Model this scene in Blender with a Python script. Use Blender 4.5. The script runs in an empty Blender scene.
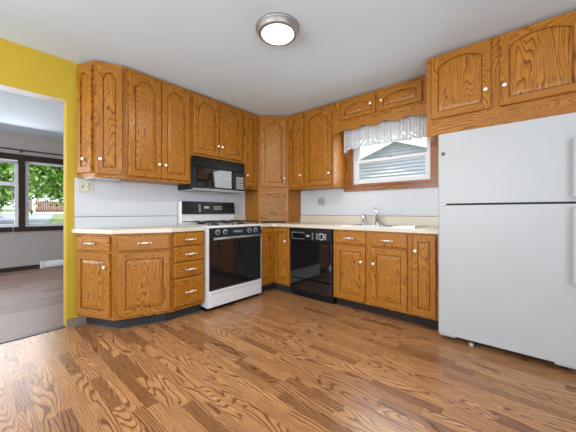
import bpy, math, random
from mathutils import Matrix, Vector
random.seed(7)
PI = math.pi
SC = bpy.context.scene
COL = SC.collection

# ------------------------------------------------------------------ camera
cam_d = bpy.data.cameras.new('camera')
cam = bpy.data.objects.new('camera', cam_d); COL.objects.link(cam)
cam_d.sensor_fit = 'HORIZONTAL'; cam_d.sensor_width = 36.0
cam_d.lens = 273.5 / 576 * 36.0
cam_d.shift_y = -(216 - 212) / 576.0
cam_d.clip_end = 300
cam.location = (3.203, -3.337, 1.073)
cam.rotation_euler = (PI / 2, 0, 0.7085)
SC.camera = cam

# ------------------------------------------------------------------ world / sun / exposure
SC.view_settings.view_transform = 'Standard'
SC.view_settings.look = 'None'
SC.view_settings.gamma = 1
SC.view_settings.use_curve_mapping = False
SC.view_settings.exposure = 0.1
wd = bpy.data.worlds.new('world'); SC.world = wd; wd.use_nodes = True
bg = wd.node_tree.nodes['Background']
bg.inputs[0].default_value = (0.86, 0.94, 1.0, 1); bg.inputs[1].default_value = 1.9
sun_d = bpy.data.lights.new('sun', 'SUN'); sun_d.energy = 4.0; sun_d.angle = 0.02
sun_d.color = (1, 0.96, 0.88)
sun = bpy.data.objects.new('sun', sun_d); COL.objects.link(sun)
sun.rotation_euler = Vector((-0.45, 0.55, -1.5)).to_track_quat('-Z', 'Y').to_euler()

def area(name, loc, direction, sx, sy, power, color):
    d = bpy.data.lights.new(name, 'AREA'); d.shape = 'RECTANGLE'; d.size = sx; d.size_y = sy
    d.energy = power; d.color = color
    o = bpy.data.objects.new(name, d); COL.objects.link(o)
    o.location = loc; o.rotation_euler = Vector(direction).to_track_quat('-Z', 'Z').to_euler()
    return o
# daylight at the two visible windows, plus fill lamps added out of view
area('fill_back', (2.0, -5.95, 1.45), (0, 1, 0.9), 2.8, 1.9, 125, (0.84, 0.92, 1.0))  # added soft fill behind the camera, tilted up to brighten the ceiling
area('fill_side', (5.35, -3.9, 1.35), (-1, 0, 0.9), 2.2, 2.1, 85, (0.84, 0.92, 1.0))  # added fill from the right, set in a made-up window
area('daylight_sink', (1.96, -0.03, 1.76), (0, -1, -0.15), 0.9, 0.56, 9, (0.88, 0.95, 1.0))
area('daylight_next_room', (-3.70, -2.9, 1.35), (1, 0, -0.35), 2.2, 1.0, 32, (0.95, 0.96, 1.0))
area('fill_next_room_side', (-2.0, -5.9, 1.4), (0, 1, 0), 2.2, 1.2, 75, (0.95, 0.96, 1.0))  # unseen fill lamp added to brighten the next room from its left

# ------------------------------------------------------------------ node helpers
class NT:
    def __init__(s, name):
        s.m = bpy.data.materials.new(name); s.m.use_nodes = True
        s.t = s.m.node_tree; s.b = s.t.nodes['Principled BSDF']; s.out = s.t.nodes['Material Output']
    def n(s, typ, **kw):
        nd = s.t.nodes.new(typ)
        for k, v in kw.items(): setattr(nd, k, v)
        return nd
    def link(s, a, b): s.t.links.new(a, b)
    def put(s, v, sock):
        if isinstance(v, (int, float, tuple, list)): sock.default_value = v
        else: s.link(v, sock)
    def math(s, op, a, b=0.0, c=0.0):
        nd = s.n('ShaderNodeMath', operation=op)
        s.put(a, nd.inputs[0]); s.put(b, nd.inputs[1]); s.put(c, nd.inputs[2])
        return nd.outputs[0]
    def xyz(s, x, y, z=0.0):
        nd = s.n('ShaderNodeCombineXYZ')
        for i, v in enumerate((x, y, z)): s.put(v, nd.inputs[i])
        return nd.outputs[0]
    def noise(s, vec, scale=1.0, detail=2.0, rough=0.5, dist=0.0):
        nd = s.n('ShaderNodeTexNoise')
        s.put(vec, nd.inputs['Vector']); nd.inputs['Scale'].default_value = scale
        nd.inputs['Detail'].default_value = detail; nd.inputs['Roughness'].default_value = rough
        nd.inputs['Distortion'].default_value = dist
        return nd.outputs['Fac']
    def ramp(s, fac, stops):
        nd = s.n('ShaderNodeValToRGB'); cr = nd.color_ramp
        while len(cr.elements) < len(stops): cr.elements.new(0.5)
        for e, (p, c) in zip(cr.elements, stops):
            e.position = p; e.color = (c[0], c[1], c[2], 1) if isinstance(c, tuple) else (c, c, c, 1)
        s.put(fac, nd.inputs[0]); return nd.outputs[0]
    def mix(s, fac, a, b, mode='MIX'):
        nd = s.n('ShaderNodeMix', data_type='RGBA', blend_type=mode)
        s.put(fac, nd.inputs['Factor'])
        for v, k in ((a, 'A'), (b, 'B')):
            sk = [i for i in nd.inputs if i.name == k and i.type == 'RGBA'][0]
            s.put((v[0], v[1], v[2], 1) if isinstance(v, tuple) else v, sk)
        return [o for o in nd.outputs if o.type == 'RGBA'][0]
    def bump(s, h, strength, dist=0.002):
        nd = s.n('ShaderNodeBump'); nd.inputs['Strength'].default_value = strength
        nd.inputs['Distance'].default_value = dist; s.link(h, nd.inputs['Height'])
        s.link(nd.outputs[0], s.b.inputs['Normal'])
    def wn(s, vec):
        nd = s.n('ShaderNodeTexWhiteNoise', noise_dimensions='3D'); s.put(vec, nd.inputs['Vector'])
        return nd.outputs['Value']

def plain(name, col, rough=0.5, metal=0.0, coat=0.0, spec=0.5, var=0.04, vscale=6, bump=0.0, bscale=200):
    k = NT(name)
    tc = k.n('ShaderNodeTexCoord').outputs['Object']
    f = k.noise(tc, vscale, 3)
    a = tuple(c * (1 - var) for c in col); b = tuple(min(1, c * (1 + var)) for c in col)
    k.link(k.ramp(f, [(0.3, a), (0.7, b)]), k.b.inputs['Base Color'])
    k.b.inputs['Roughness'].default_value = rough; k.b.inputs['Metallic'].default_value = metal
    k.b.inputs['Coat Weight'].default_value = coat; k.b.inputs['Specular IOR Level'].default_value = spec
    if bump: k.bump(k.noise(tc, bscale, 3), bump)
    return k.m

def oak(name, light, mid, dark, rough=0.3, coat=0.25, ringk=12):
    k = NT(name)
    uv = k.n('ShaderNodeSeparateXYZ'); k.link(k.n('ShaderNodeUVMap').outputs[0], uv.inputs[0])
    U, V = uv.outputs[0], uv.outputs[1]
    n1 = k.noise(k.xyz(k.math('MULTIPLY', U, 6.0), k.math('MULTIPLY', V, 1.25)), 1.0, 1.2, 0.45, 0.25)
    wob = k.noise(k.xyz(k.math('MULTIPLY', U, 60), k.math('MULTIPLY', V, 16)), 1.0, 2.0)
    ph = k.math('ADD', k.math('MULTIPLY', n1, ringk), k.math('ADD', k.math('MULTIPLY', U, 45), k.math('MULTIPLY', wob, 0.5)))
    r = k.math('FRACT', ph)
    c = k.ramp(r, [(0.0, dark), (0.10, mid), (0.4, light), (0.84, light), (0.97, dark)])
    c = k.mix(0.12, c, mid)
    st = k.noise(k.xyz(k.math('MULTIPLY', U, 170), k.math('MULTIPLY', V, 7)), 1.0, 2.5, 0.6)
    c = k.mix(k.ramp(st, [(0.50, 0.0), (0.72, 0.75)]), c, dark)
    br = k.noise(k.xyz(k.math('MULTIPLY', U, 2.2), k.math('MULTIPLY', V, 0.7), 3.0), 1.0, 1.0)
    c = k.mix(k.ramp(br, [(0.35, 0.35), (0.65, 0.0)]), c, mid)
    k.link(c, k.b.inputs['Base Color'])
    k.b.inputs['Roughness'].default_value = rough; k.b.inputs['Coat Weight'].default_value = coat
    k.b.inputs['Coat Roughness'].default_value = 0.18
    k.b.inputs['Specular IOR Level'].default_value = 0.32
    k.bump(st, 0.12, 0.001)
    return k.m

def floor_wood(name, cols, width, length, along_x=True, ringk=10, rough=0.24, seam=0.25, figure=1.0, spec=0.55):
    k = NT(name)
    s = k.n('ShaderNodeSeparateXYZ'); k.link(k.n('ShaderNodeTexCoord').outputs['Object'], s.inputs[0])
    X, Y = (s.outputs[0], s.outputs[1]) if along_x else (s.outputs[1], s.outputs[0])
    rowf = k.math('DIVIDE', Y, width); row = k.math('FLOOR', rowf)
    rr = k.wn(k.xyz(row, 3.7, 1.1))
    colf = k.math('ADD', k.math('DIVIDE', X, length), k.math('MULTIPLY', rr, 9.0)); cl = k.math('FLOOR', colf)
    cid = k.wn(k.xyz(row, cl, 5.5)); cid2 = k.wn(k.xyz(row, cl, 9.5))
    U = k.math('ADD', Y, k.math('MULTIPLY', cid, 37.0)); V = k.math('ADD', X, k.math('MULTIPLY', cid2, 53.0))
    n1 = k.noise(k.xyz(k.math('MULTIPLY', U, 8.0), k.math('MULTIPLY', V, 1.25)), 1.0, 1.0, 0.35, 0.05)
    wob = k.noise(k.xyz(k.math('MULTIPLY', U, 50), k.math('MULTIPLY', V, 12)), 1.0, 2.0)
    cid3 = k.wn(k.xyz(row, cl, 2.5))
    ph = k.math('ADD', k.math('MULTIPLY', n1, k.math('MULTIPLY', ringk, k.math('ADD', cid3, 0.4))), k.math('ADD', k.math('MULTIPLY', U, 62), k.math('MULTIPLY', wob, 0.5)))
    r = k.math('FRACT', ph)
    light, mid, dark = cols
    c = k.ramp(r, [(0.0, dark), (0.10, dark), (0.22, mid), (0.45, light), (0.86, light), (0.97, dark)])
    c = k.mix(1 - figure, c, mid)
    st = k.noise(k.xyz(k.math('MULTIPLY', U, 140), k.math('MULTIPLY', V, 6)), 1.0, 2.5, 0.6)
    c = k.mix(k.ramp(st, [(0.45, 0.0), (0.75, 0.7)]), c, dark)
    tone = k.ramp(cid2, [(0.0, (0.55, 0.47, 0.42)), (0.28, (0.92, 0.88, 0.86)), (1.0, (1.16, 1.16, 1.16))])
    c = k.mix(1.0, c, tone, 'MULTIPLY')
    fy = k.math('FRACT', rowf); fx = k.math('FRACT', colf)
    e1 = k.math('LESS_THAN', fy, 0.022); e2 = k.math('LESS_THAN', fx, 0.004)
    e = k.math('MULTIPLY', k.math('MAXIMUM', e1, e2), seam)
    c = k.mix(e, c, (0.03, 0.012, 0.006))
    k.link(c, k.b.inputs['Base Color'])
    k.b.inputs['Roughness'].default_value = rough
    k.link(k.math('ADD', k.math('MULTIPLY', st, 0.12), rough - 0.05), k.b.inputs['Roughness'])
    k.b.inputs['Specular IOR Level'].default_value = spec
    k.bump(st, 0.05, 0.001)
    return k.m

def glass_mat(name, tint=(1, 1, 1)):
    k = NT(name)
    tr = k.n('ShaderNodeBsdfTransparent'); tr.inputs[0].default_value = (*tint, 1)
    gl = k.n('ShaderNodeBsdfGlossy'); gl.inputs['Roughness'].default_value = 0.02
    fr = k.n('ShaderNodeFresnel'); fr.inputs[0].default_value = 1.35
    mx = k.n('ShaderNodeMixShader'); k.link(fr.outputs[0], mx.inputs[0]); k.link(tr.outputs[0], mx.inputs[1]); k.link(gl.outputs[0], mx.inputs[2])
    k.link(mx.outputs[0], k.out.inputs['Surface']); return k.m

def emit(name, col, strength):
    k = NT(name); k.b.inputs['Base Color'].default_value = (*col, 1)
    k.b.inputs['Emission Color'].default_value = (*col, 1); k.b.inputs['Emission Strength'].default_value = strength
    return k.m

def lace_mat():
    k = NT('lace')
    uv = k.n('ShaderNodeUVMap').outputs[0]
    s = k.n('ShaderNodeSeparateXYZ'); k.link(uv, s.inputs[0])
    v = k.n('ShaderNodeTexVoronoi'); k.link(uv, v.inputs['Vector']); v.inputs['Scale'].default_value = 34
    hole = k.ramp(v.outputs['Distance'], [(0.22, 0.75), (0.42, 0.12)])
    low = k.ramp(s.outputs[1], [(0.10, 1.0), (0.14, 0.45)])
    tr = k.n('ShaderNodeBsdfTransparent'); df = k.n('ShaderNodeBsdfDiffuse'); tl = k.n('ShaderNodeBsdfTranslucent')
    df.inputs[0].default_value = (0.64, 0.63, 0.64, 1); tl.inputs[0].default_value = (0.55, 0.55, 0.55, 1)
    m1 = k.n('ShaderNodeMixShader'); m1.inputs[0].default_value = 0.35
    k.link(df.outputs[0], m1.inputs[1]); k.link(tl.outputs[0], m1.inputs[2])
    m2 = k.n('ShaderNodeMixShader'); k.link(k.math('MULTIPLY', hole, low), m2.inputs[0])
    k.link(m1.outputs[0], m2.inputs[1]); k.link(tr.outputs[0], m2.inputs[2]); k.link(m2.outputs[0], k.out.inputs['Surface'])
    return k.m

OAK = oak('honey_oak', (0.44, 0.178, 0.018), (0.32, 0.110, 0.008), (0.085, 0.020, 0.002), 0.38, 0.05, 30)
OAKT = oak('pale_tambour_oak', (0.56, 0.29, 0.10), (0.26, 0.095, 0.02), (0.07, 0.02, 0.004), 0.38, 0.05, 34)
OAKR = oak('oak_trim', (0.34, 0.12, 0.028), (0.27, 0.085, 0.018), (0.12, 0.032, 0.008))
FLOOR = floor_wood('laminate_floor', ((0.50, 0.255, 0.108), (0.40, 0.185, 0.073), (0.18, 0.068, 0.026)), 0.066, 0.40, True, 18, 0.27)
FLOOR2 = floor_wood('plank_floor', ((0.27, 0.165, 0.13), (0.19, 0.11, 0.088), (0.085, 0.045, 0.036)), 0.15, 1.3, False, 6, 0.42, 0.5, 0.8, 0.35)
YEL = plain('yellow_paint', (0.48, 0.322, 0.014), 0.6, var=0.02, bump=0.05)
WHITE = plain('white_wall', (0.60, 0.615, 0.64), 0.35, var=0.01)
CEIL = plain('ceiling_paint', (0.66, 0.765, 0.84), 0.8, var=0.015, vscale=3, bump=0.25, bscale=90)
GREIGE = plain('greige_paint', (0.40, 0.375, 0.35), 0.7, var=0.02)
LAM = plain('almond_laminate', (0.63, 0.56, 0.45), 0.3, var=0.03, vscale=60)
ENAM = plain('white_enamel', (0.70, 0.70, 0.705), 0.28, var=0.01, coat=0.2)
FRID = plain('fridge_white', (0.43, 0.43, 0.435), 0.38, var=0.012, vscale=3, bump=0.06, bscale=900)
BLK = plain('black_plastic', (0.008, 0.008, 0.009), 0.3, spec=0.25, var=0.1)
BGL = plain('black_glass', (0.006, 0.006, 0.008), 0.045, coat=0.6, var=0.1)
BGL2 = plain('oven_glass', (0.010, 0.009, 0.010), 0.06, coat=0.35, var=0.1)
IRON = plain('cast_iron', (0.018, 0.018, 0.018), 0.5, var=0.15)
GREYK = plain('dark_grey_vinyl', (0.034, 0.034, 0.036), 0.6, spec=0.2, var=0.1)
TOE = plain('toe_kick_vinyl', (0.030, 0.022, 0.018), 0.7, spec=0.15, var=0.1)
STEEL = plain('stainless_steel', (0.62, 0.63, 0.64), 0.25, 1.0, var=0.04, vscale=30)
CHROME = plain('chrome', (0.75, 0.76, 0.78), 0.1, 1.0, var=0.01)
NICK = plain('brushed_nickel', (0.36, 0.35, 0.33), 0.5, 0.8, var=0.05)
BRASS = plain('antique_brass', (0.45, 0.28, 0.10), 0.3, 1.0, var=0.05)
CERAM = plain('white_ceramic', (0.85, 0.83, 0.78), 0.12, coat=0.5, var=0.01)
VINYL = plain('white_vinyl', (0.74, 0.76, 0.78), 0.4, var=0.01)
ALM = plain('almond_plastic', (0.62, 0.58, 0.47), 0.35, var=0.02)
PGREY = plain('pale_grey_plastic', (0.40, 0.40, 0.40), 0.4)
SLOT = plain('slot_dark', (0.12, 0.115, 0.10), 0.5)
GREYP = plain('grey_print', (0.45, 0.45, 0.46), 0.4)
GREYM = plain('grey_metal', (0.30, 0.30, 0.31), 0.35, 0.6)
CAPM = plain('cap_strip', (0.13, 0.115, 0.10), 0.5)
BROWN = plain('brown_window_trim', (0.040, 0.024, 0.016), 0.6, spec=0.2, var=0.1)
BASEB = plain('taupe_baseboard', (0.22, 0.17, 0.135), 0.45, var=0.12, vscale=20)
BLACKM = plain('threshold_black', (0.02, 0.018, 0.017), 0.4)
GLASS = glass_mat('window_glass')
LACE = lace_mat()
LAMPG = emit('lamp_glass', (1.0, 0.95, 0.86), 3.2)
SIDING = plain('white_siding', (0.50, 0.52, 0.57), 0.6, var=0.02)
TRIMW = plain('white_fascia', (0.80, 0.82, 0.84), 0.5, var=0.01)
GRASS = plain('grass', (0.20, 0.25, 0.11), 0.9, var=0.4, vscale=3)
ROAD = plain('road_asphalt', (0.30, 0.33, 0.38), 0.9, var=0.08, vscale=1)
FENCEM = plain('brown_fence', (0.26, 0.13, 0.10), 0.8, var=0.25, vscale=3)
CONC = plain('pale_concrete', (0.62, 0.60, 0.56), 0.8, var=0.1)
LEAF = None
def leaf_mat():
    k = NT('leaves')
    g = k.n('ShaderNodeNewGeometry').outputs['Random Per Island']
    c = k.ramp(g, [(0.0, (0.05, 0.14, 0.02)), (0.4, (0.17, 0.36, 0.05)), (0.75, (0.36, 0.56, 0.13)), (1.0, (0.7, 0.78, 0.42))])
    df = k.n('ShaderNodeBsdfDiffuse'); tl = k.n('ShaderNodeBsdfTranslucent'); m = k.n('ShaderNodeMixShader')
    k.link(c, df.inputs[0]); k.link(c, tl.inputs[0]); m.inputs[0].default_value = 0.4
    k.link(df.outputs[0], m.inputs[1]); k.link(tl.outputs[0], m.inputs[2]); k.link(m.outputs[0], k.out.inputs['Surface'])
    return k.m
LEAF = leaf_mat()
BARK = plain('bark', (0.12, 0.085, 0.06), 0.9, var=0.3, vscale=20)
CARP = plain('car_paint_dark', (0.02, 0.025, 0.035), 0.25, coat=0.5)

# ------------------------------------------------------------------ mesh builder
class MB:
    def __init__(s): s.v = []; s.f = []; s.uv = []; s.mi = []; s.sm = []; s.off = (random.random() * 40, random.random() * 40)
    def newoff(s): s.off = (random.random() * 40, random.random() * 40)
    def face(s, pts, uvs=None, mi=0, sm=False):
        b = len(s.v); s.v += [tuple(p) for p in pts]; s.f.append(list(range(b, b + len(pts))))
        if uvs is None: uvs = [(p[0], p[2]) for p in pts]
        s.uv.append([(u + s.off[0], v + s.off[1]) for u, v in uvs]); s.mi.append(mi); s.sm.append(sm)
    def idx(s, ids, uvs, mi=0, sm=False):
        s.f.append(ids); s.uv.append([(u + s.off[0], v + s.off[1]) for u, v in uvs]); s.mi.append(mi); s.sm.append(sm)
    def _uv(s, pts, grain):
        a, b, c = (Vector(p) for p in pts[:3]); n = (b - a).cross(c - a)
        ax = max(range(3), key=lambda i: abs(n[i]))
        ot = [i for i in range(3) if i != ax]
        if grain in ot: V = grain; U = [i for i in ot if i != grain][0]
        else: U, V = ot
        return [(p[U], p[V]) for p in pts]
    def box(s, x0, x1, y0, y1, z0, z1, grain=2, mi=0, c=0.0):
        s.newoff()
        if c:
            # chamfered box (all long edges) built as stacked rounded rectangle rings along z
            b = len(s.v)
            def ring(z, i):
                return [(x0 + i, y0, z), (x1 - i, y0, z), (x1, y0 + i, z), (x1, y1 - i, z), (x1 - i, y1, z), (x0 + i, y1, z), (x0, y1 - i, z), (x0, y0 + i, z)]
            def ring2(z):
                return [(x0 + c, y0 + c, z), (x1 - c, y0 + c, z), (x1 - c, y0 + c, z), (x1 - c, y1 - c, z), (x1 - c, y1 - c, z), (x0 + c, y1 - c, z), (x0 + c, y1 - c, z), (x0 + c, y0 + c, z)]
            rs = [ring2(z0), ring(z0 + c, c), ring(z1 - c, c), ring2(z1)]
            for r in rs: s.v += r
            for k in range(3):
                for j in range(8):
                    q = [b + k * 8 + j, b + k * 8 + (j + 1) % 8, b + (k + 1) * 8 + (j + 1) % 8, b + (k + 1) * 8 + j]
                    s.idx(q, s._uv([s.v[i] for i in q], grain) if True else None, mi)
            q = [b + j for j in (7, 5, 3, 1)]; s.idx(q, s._uv([s.v[i] for i in q], grain), mi)
            q = [b + 24 + j for j in (1, 3, 5, 7)]; s.idx(q, s._uv([s.v[i] for i in q], grain), mi)
            return s
        b = len(s.v)
        s.v += [(x0, y0, z0), (x1, y0, z0), (x1, y1, z0), (x0, y1, z0), (x0, y0, z1), (x1, y0, z1), (x1, y1, z1), (x0, y1, z1)]
        for q in ((0, 3, 2, 1), (4, 5, 6, 7), (0, 1, 5, 4), (1, 2, 6, 5), (2, 3, 7, 6), (3, 0, 4, 7)):
            ids = [b + i for i in q]; s.idx(ids, s._uv([s.v[i] for i in ids], grain), mi)
        return s
    def prism(s, poly, z0, z1, mi=0):
        """vertical prism from a CCW plan polygon; side UV runs along each wall"""
        s.newoff(); n = len(poly); b = len(s.v)
        s.v += [(x, y, z0) for x, y in poly] + [(x, y, z1) for x, y in poly]
        s.idx([b + i for i in range(n)][::-1], [(p[0], p[1]) for p in poly][::-1], mi)
        s.idx([b + n + i for i in range(n)], [(p[0], p[1]) for p in poly], mi)
        d = 0
        for i in range(n):
            j = (i + 1) % n; L = math.dist(poly[i], poly[j])
            s.idx([b + i, b + j, b + n + j, b + n + i], [(d, z0), (d + L, z0), (d + L, z1), (d, z1)], mi); d += L
        return s
    def prism_y(s, poly, y0, y1, mi=0, grain=0):
        """prism of an x-z outline pushed along y"""
        s.newoff(); n = len(poly); b = len(s.v)
        s.v += [(x, y0, z) for x, z in poly] + [(x, y1, z) for x, z in poly]
        uvf = (lambda p: (p[1], p[0])) if grain == 0 else (lambda p: (p[0], p[1]))
        s.idx([b + i for i in range(n)], [uvf(p) for p in poly], mi)
        s.idx([b + n + i for i in range(n)][::-1], [uvf(p) for p in poly][::-1], mi)
        for i in range(n):
            j = (i + 1) % n
            s.idx([b + j, b + i, b + n + i, b + n + j], [(y0, poly[j][0]), (y0, poly[i][0]), (y1, poly[i][0]), (y1, poly[j][0])], mi)
        return s
    def lathe(s, prof, c=(0, 0, 0), axis='z', seg=20, mi=0, sm=True):
        """prof: (radius, height) list revolved about the axis through c"""
        b = len(s.v)
        for r, h in prof:
            for i in range(seg):
                a = 2 * PI * i / seg; p, q = r * math.cos(a), r * math.sin(a)
                if axis == 'z': P = (c[0] + p, c[1] + q, c[2] + h)
                elif axis == 'y': P = (c[0] + p, c[1] + h, c[2] + q)
                else: P = (c[0] + h, c[1] + p, c[2] + q)
                s.v.append(P)
        for k in range(len(prof) - 1):
            for i in range(seg):
                j = (i + 1) % seg
                q = [b + k * seg + i, b + k * seg + j, b + (k + 1) * seg + j, b + (k + 1) * seg + i]
                s.idx(q, [(0, 0)] * 4, mi, sm)
        for k in (0, len(prof) - 1):
            if prof[k][0] > 1e-6: s.idx([b + k * seg + i for i in range(seg)], [(0, 0)] * seg, mi)
        return s
    def tube(s, pts, r, seg=10, mi=0):
        P = [Vector(p) for p in pts]; b = len(s.v); rr = r if isinstance(r, (list, tuple)) else [r] * len(P)
        up = None
        for k, p in enumerate(P):
            t = (P[min(k + 1, len(P) - 1)] - P[max(k - 1, 0)]).normalized()
            if up is None: up = Vector((0, 0, 1)) if abs(t.z) < 0.9 else Vector((1, 0, 0))
            a = t.cross(up).normalized(); c = a.cross(t).normalized(); up = c
            for i in range(seg):
                an = 2 * PI * i / seg; s.v.append(tuple(p + a * rr[k] * math.cos(an) + c * rr[k] * math.sin(an)))
        for k in range(len(P) - 1):
            for i in range(seg):
                j = (i + 1) % seg
                s.idx([b + k * seg + i, b + k * seg + j, b + (k + 1) * seg + j, b + (k + 1) * seg + i], [(0, 0)] * 4, mi, True)
        s.idx([b + i for i in range(seg)], [(0, 0)] * seg, mi); e = b + (len(P) - 1) * seg
        s.idx([e + i for i in range(seg)], [(0, 0)] * seg, mi)
        return s
    def mesh(s, name, mats):
        me = bpy.data.meshes.new(name); me.from_pydata(s.v, [], s.f)
        uvl = me.uv_layers.new(name='UVMap'); i = 0
        for fu in s.uv:
            for u in fu: uvl.data[i].uv = u; i += 1
        for m in (mats if isinstance(mats, (list, tuple)) else [mats]): me.materials.append(m)
        for p, mi, sm in zip(me.polygons, s.mi, s.sm): p.material_index = mi; p.use_smooth = sm
        me.validate(); me.update(); 
        import bmesh
        bm = bmesh.new(); bm.from_mesh(me); bmesh.ops.recalc_face_normals(bm, faces=bm.faces); bm.to_mesh(me); bm.free()
        return me

WM = {}
def place(o, parent, loc=(0, 0, 0), rz=0.0):
    """loc / rz are in the world; the parent offset is taken out"""
    w = Matrix.Translation(loc) @ Matrix.Rotation(rz, 4, 'Z'); WM[o.name] = w
    if parent is not None:
        o.parent = parent; o.matrix_local = WM[parent.name].inverted() @ w
    else: o.matrix_local = w
    return o
def link(name, me, parent=None, loc=(0, 0, 0), rz=0.0, label=None):
    o = bpy.data.objects.new(name, me); COL.objects.link(o); place(o, parent, loc, rz)
    if label: o['label'] = label
    return o
def wpart(name, mb, mats, parent, label=None):
    """part whose vertices are given in world coordinates"""
    l = WM[parent.name].translation
    if WM[parent.name].to_euler().z == 0:
        mb.v = [(x - l.x, y - l.y, z - l.z) for x, y, z in mb.v]
        return link(name, mb.mesh(name, mats), parent, tuple(l), 0.0, label)
    inv = WM[parent.name].inverted(); mb.v = [tuple(inv @ Vector(q)) for q in mb.v]
    o = link(name, mb.mesh(name, mats), parent, tuple(l), WM[parent.name].to_euler().z, label); return o
def tag(o, label, cat, group=None):
    o['label'] = label; o['category'] = cat
    if group: o['group'] = group
    return o
def thing(name, label, cat, loc=(0, 0, 0), rz=0.0, group=None):
    o = bpy.data.objects.new(name, None); COL.objects.link(o); o.empty_display_size = 0.1
    place(o, None, loc, rz); return tag(o, label, cat, group)
def struct(name, mb, mats, parent=None):
    o = link(name, mb.mesh(name, mats), parent)
    if parent is None: o['kind'] = 'structure'
    return o

# ------------------------------------------------------------------ the setting
HC = 2.48
XW, YS = 5.4, -6.0
struct('floor', MB().box(-0.06, XW, YS, 0, -0.08, 0), FLOOR)
struct('floor_next_room', MB().box(-3.8, -0.06, YS, 0.6, -0.08, -0.002), FLOOR2)
struct('ceiling', MB().box(0, XW, YS, 0, HC, HC + 0.12), CEIL)
struct('ceiling_next_room', MB().box(-3.8, -0.12, YS, 0.6, 2.53, 2.65), CEIL)
# wall_left is the yellow wall with the wide opening
w = MB(); DJ, DE, DH = -2.750, -4.6, 2.10
w.box(-0.12, 0, DJ, 0, 0, HC + 0.1); w.box(-0.12, 0, YS, DE, 0, HC + 0.1); w.box(-0.12, 0, DE, DJ, DH + 0.004, HC + 0.1)
struct('wall_left', w, YEL)
struct('trim_1', MB().box(-0.121, 0.0005, DE, DJ, DH, DH + 0.004), WHITE)       # painted underside of the header
w = MB(); WX0, WX1, WZ0, WZ1 = 1.465, 2.445, 1.435, 2.16
w.box(-0.12, WX0, 0, 0.14, 0, HC); w.box(WX1, XW, 0, 0.14, 0, HC); w.box(WX0, WX1, 0, 0.14, 0, WZ0); w.box(WX0, WX1, 0, 0.14, WZ1, HC)
struct('wall_back', w, WHITE)
w = MB(); w.box(XW, XW + 0.14, -2.7, 0.14, 0, HC); w.box(XW, XW + 0.14, YS, -5.1, 0, HC); w.box(XW, XW + 0.14, -5.1, -2.7, 2.45, HC)
struct('wall_right', w, WHITE)
w = MB(); w.box(-0.12, 0.5, YS - 0.14, YS, 0, HC); w.box(3.5, XW + .14, YS - 0.14, YS, 0, HC); w.box(0.5, 3.5, YS - 0.14, YS, 0, 0.45); w.box(0.5, 3.5, YS - 0.14, YS, 2.42, HC)
struct('wall_front', w, WHITE)
# windows added to frame the fill lamps off camera (seen only in reflections)
def plain_window(name, axis, at, a0, a1, z0, z1, n):
    m = MB(); t = 0.05
    def bx(p0, p1, q0, q1):
        if axis == 'y': m.box(p0, p1, at - 0.09, at - 0.03, q0, q1)
        else: m.box(at + 0.03, at + 0.09, p0, p1, q0, q1)
    bx(a0, a1, z0, z0 + t); bx(a0, a1, z1 - t, z1)
    for i in range(n + 1):
        c = a0 + (a1 - a0 - t) * i / n; bx(c, c + t, z0, z1)
    struct(name, m, VINYL)
plain_window('window_added_back', 'y', YS, 0.5, 3.5, 0.45, 2.42, 3)
plain_window('window_added_right', 'x', XW, -5.1, -2.7, 0.0, 2.45, 2)
# next room
FX = -3.8
w = MB(); A0, A1, Z0, Z1 = -4.2, -1.55, 0.80, 2.04
w.box(FX - 0.14, FX, YS, A0, 0, 2.53); w.box(FX - 0.14, FX, A1, 0.6, 0, 2.53); w.box(FX - 0.14, FX, A0, A1, 0, Z0); w.box(FX - 0.14, FX, A0, A1, Z1, 2.53)
struct('wall_next_room_far', w, GREIGE)
struct('wall_next_room_right', MB().box(FX, -0.12, 0.6, 0.74, 0, 2.53), GREIGE)
struct('wall_next_room_near', MB().box(-0.125, -0.12, DJ + 0.001, 0.6, 0, 2.53).box(-0.125, -0.12, YS, DE - 0.001, 0, 2.53).box(-0.125, -0.12, DE, DJ, DH + 0.004, 2.53), GREIGE)
w = MB(); w.box(FX, -3.0, YS - .14, YS, 0, 2.53); w.box(-0.9, -0.12, YS - .14, YS, 0, 2.53); w.box(-3.0, -0.9, YS - .14, YS, 0, 0.8); w.box(-3.0, -0.9, YS - .14, YS, 2.1, 2.53)
struct('wall_next_room_left', w, GREIGE)
struct('baseboard_next_room', MB().box(FX, FX + 0.015, YS, 0.6, 0, 0.075), BROWN)
struct('baseboard_left', MB().box(0.0005, 0.014, DJ, -2.60, 0, 0.075).box(0.0, 0.014, YS, DE, 0, 0.075), BASEB)
struct('trim_2', MB().box(-0.10, -0.02, DE, DJ, -0.001, 0.006), BLACKM)    # threshold strip
# white splash panels on the stove wall
struct('trim_3', MB().box(0.0005, 0.005, -2.690, -0.001, 0.93, 1.40), WHITE)
# big picture window of the next room: brown casing, mullion, white sashes, glass
w = MB()
w.box(FX - 0.02, FX + 0.03, A0 - .09, A1 + .09, 0.715, 0.80, 1); w.box(FX - 0.02, FX + 0.03, A0 - .09, A1 + .09, 2.02, 2.125, 1)
w.box(FX - 0.10, FX + 0.035, -2.745, -2.66, 0.80, 2.05); w.box(FX - 0.02, FX + 0.03, A0 - 0.09, A0, 0.8, 2.05); w.box(FX - 0.02, FX + 0.03, A1, A1 + 0.09, 0.8, 2.05)
win = struct('window_1', w, BROWN)
def sash(y0, y1, z0, z1, t, x, nm='window_sash'):
    m = MB(); m.box(x - .03, x, y0, y1, z0, z0 + t); m.box(x - .03, x, y0, y1, z1 - t, z1); m.box(x - .03, x, y0, y0 + t, z0 + t, z1 - t); m.box(x - .03, x, y1 - t, y1, z0 + t, z1 - t)
    o = wpart(nm, m, VINYL, win); wpart('pane', MB().box(x - .018, x - .013, y0 + t, y1 - t, z0 + t, z1 - t), GLASS, o)
sash(-2.66, A1, 0.80, 2.03, 0.055, FX - 0.02)
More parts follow.
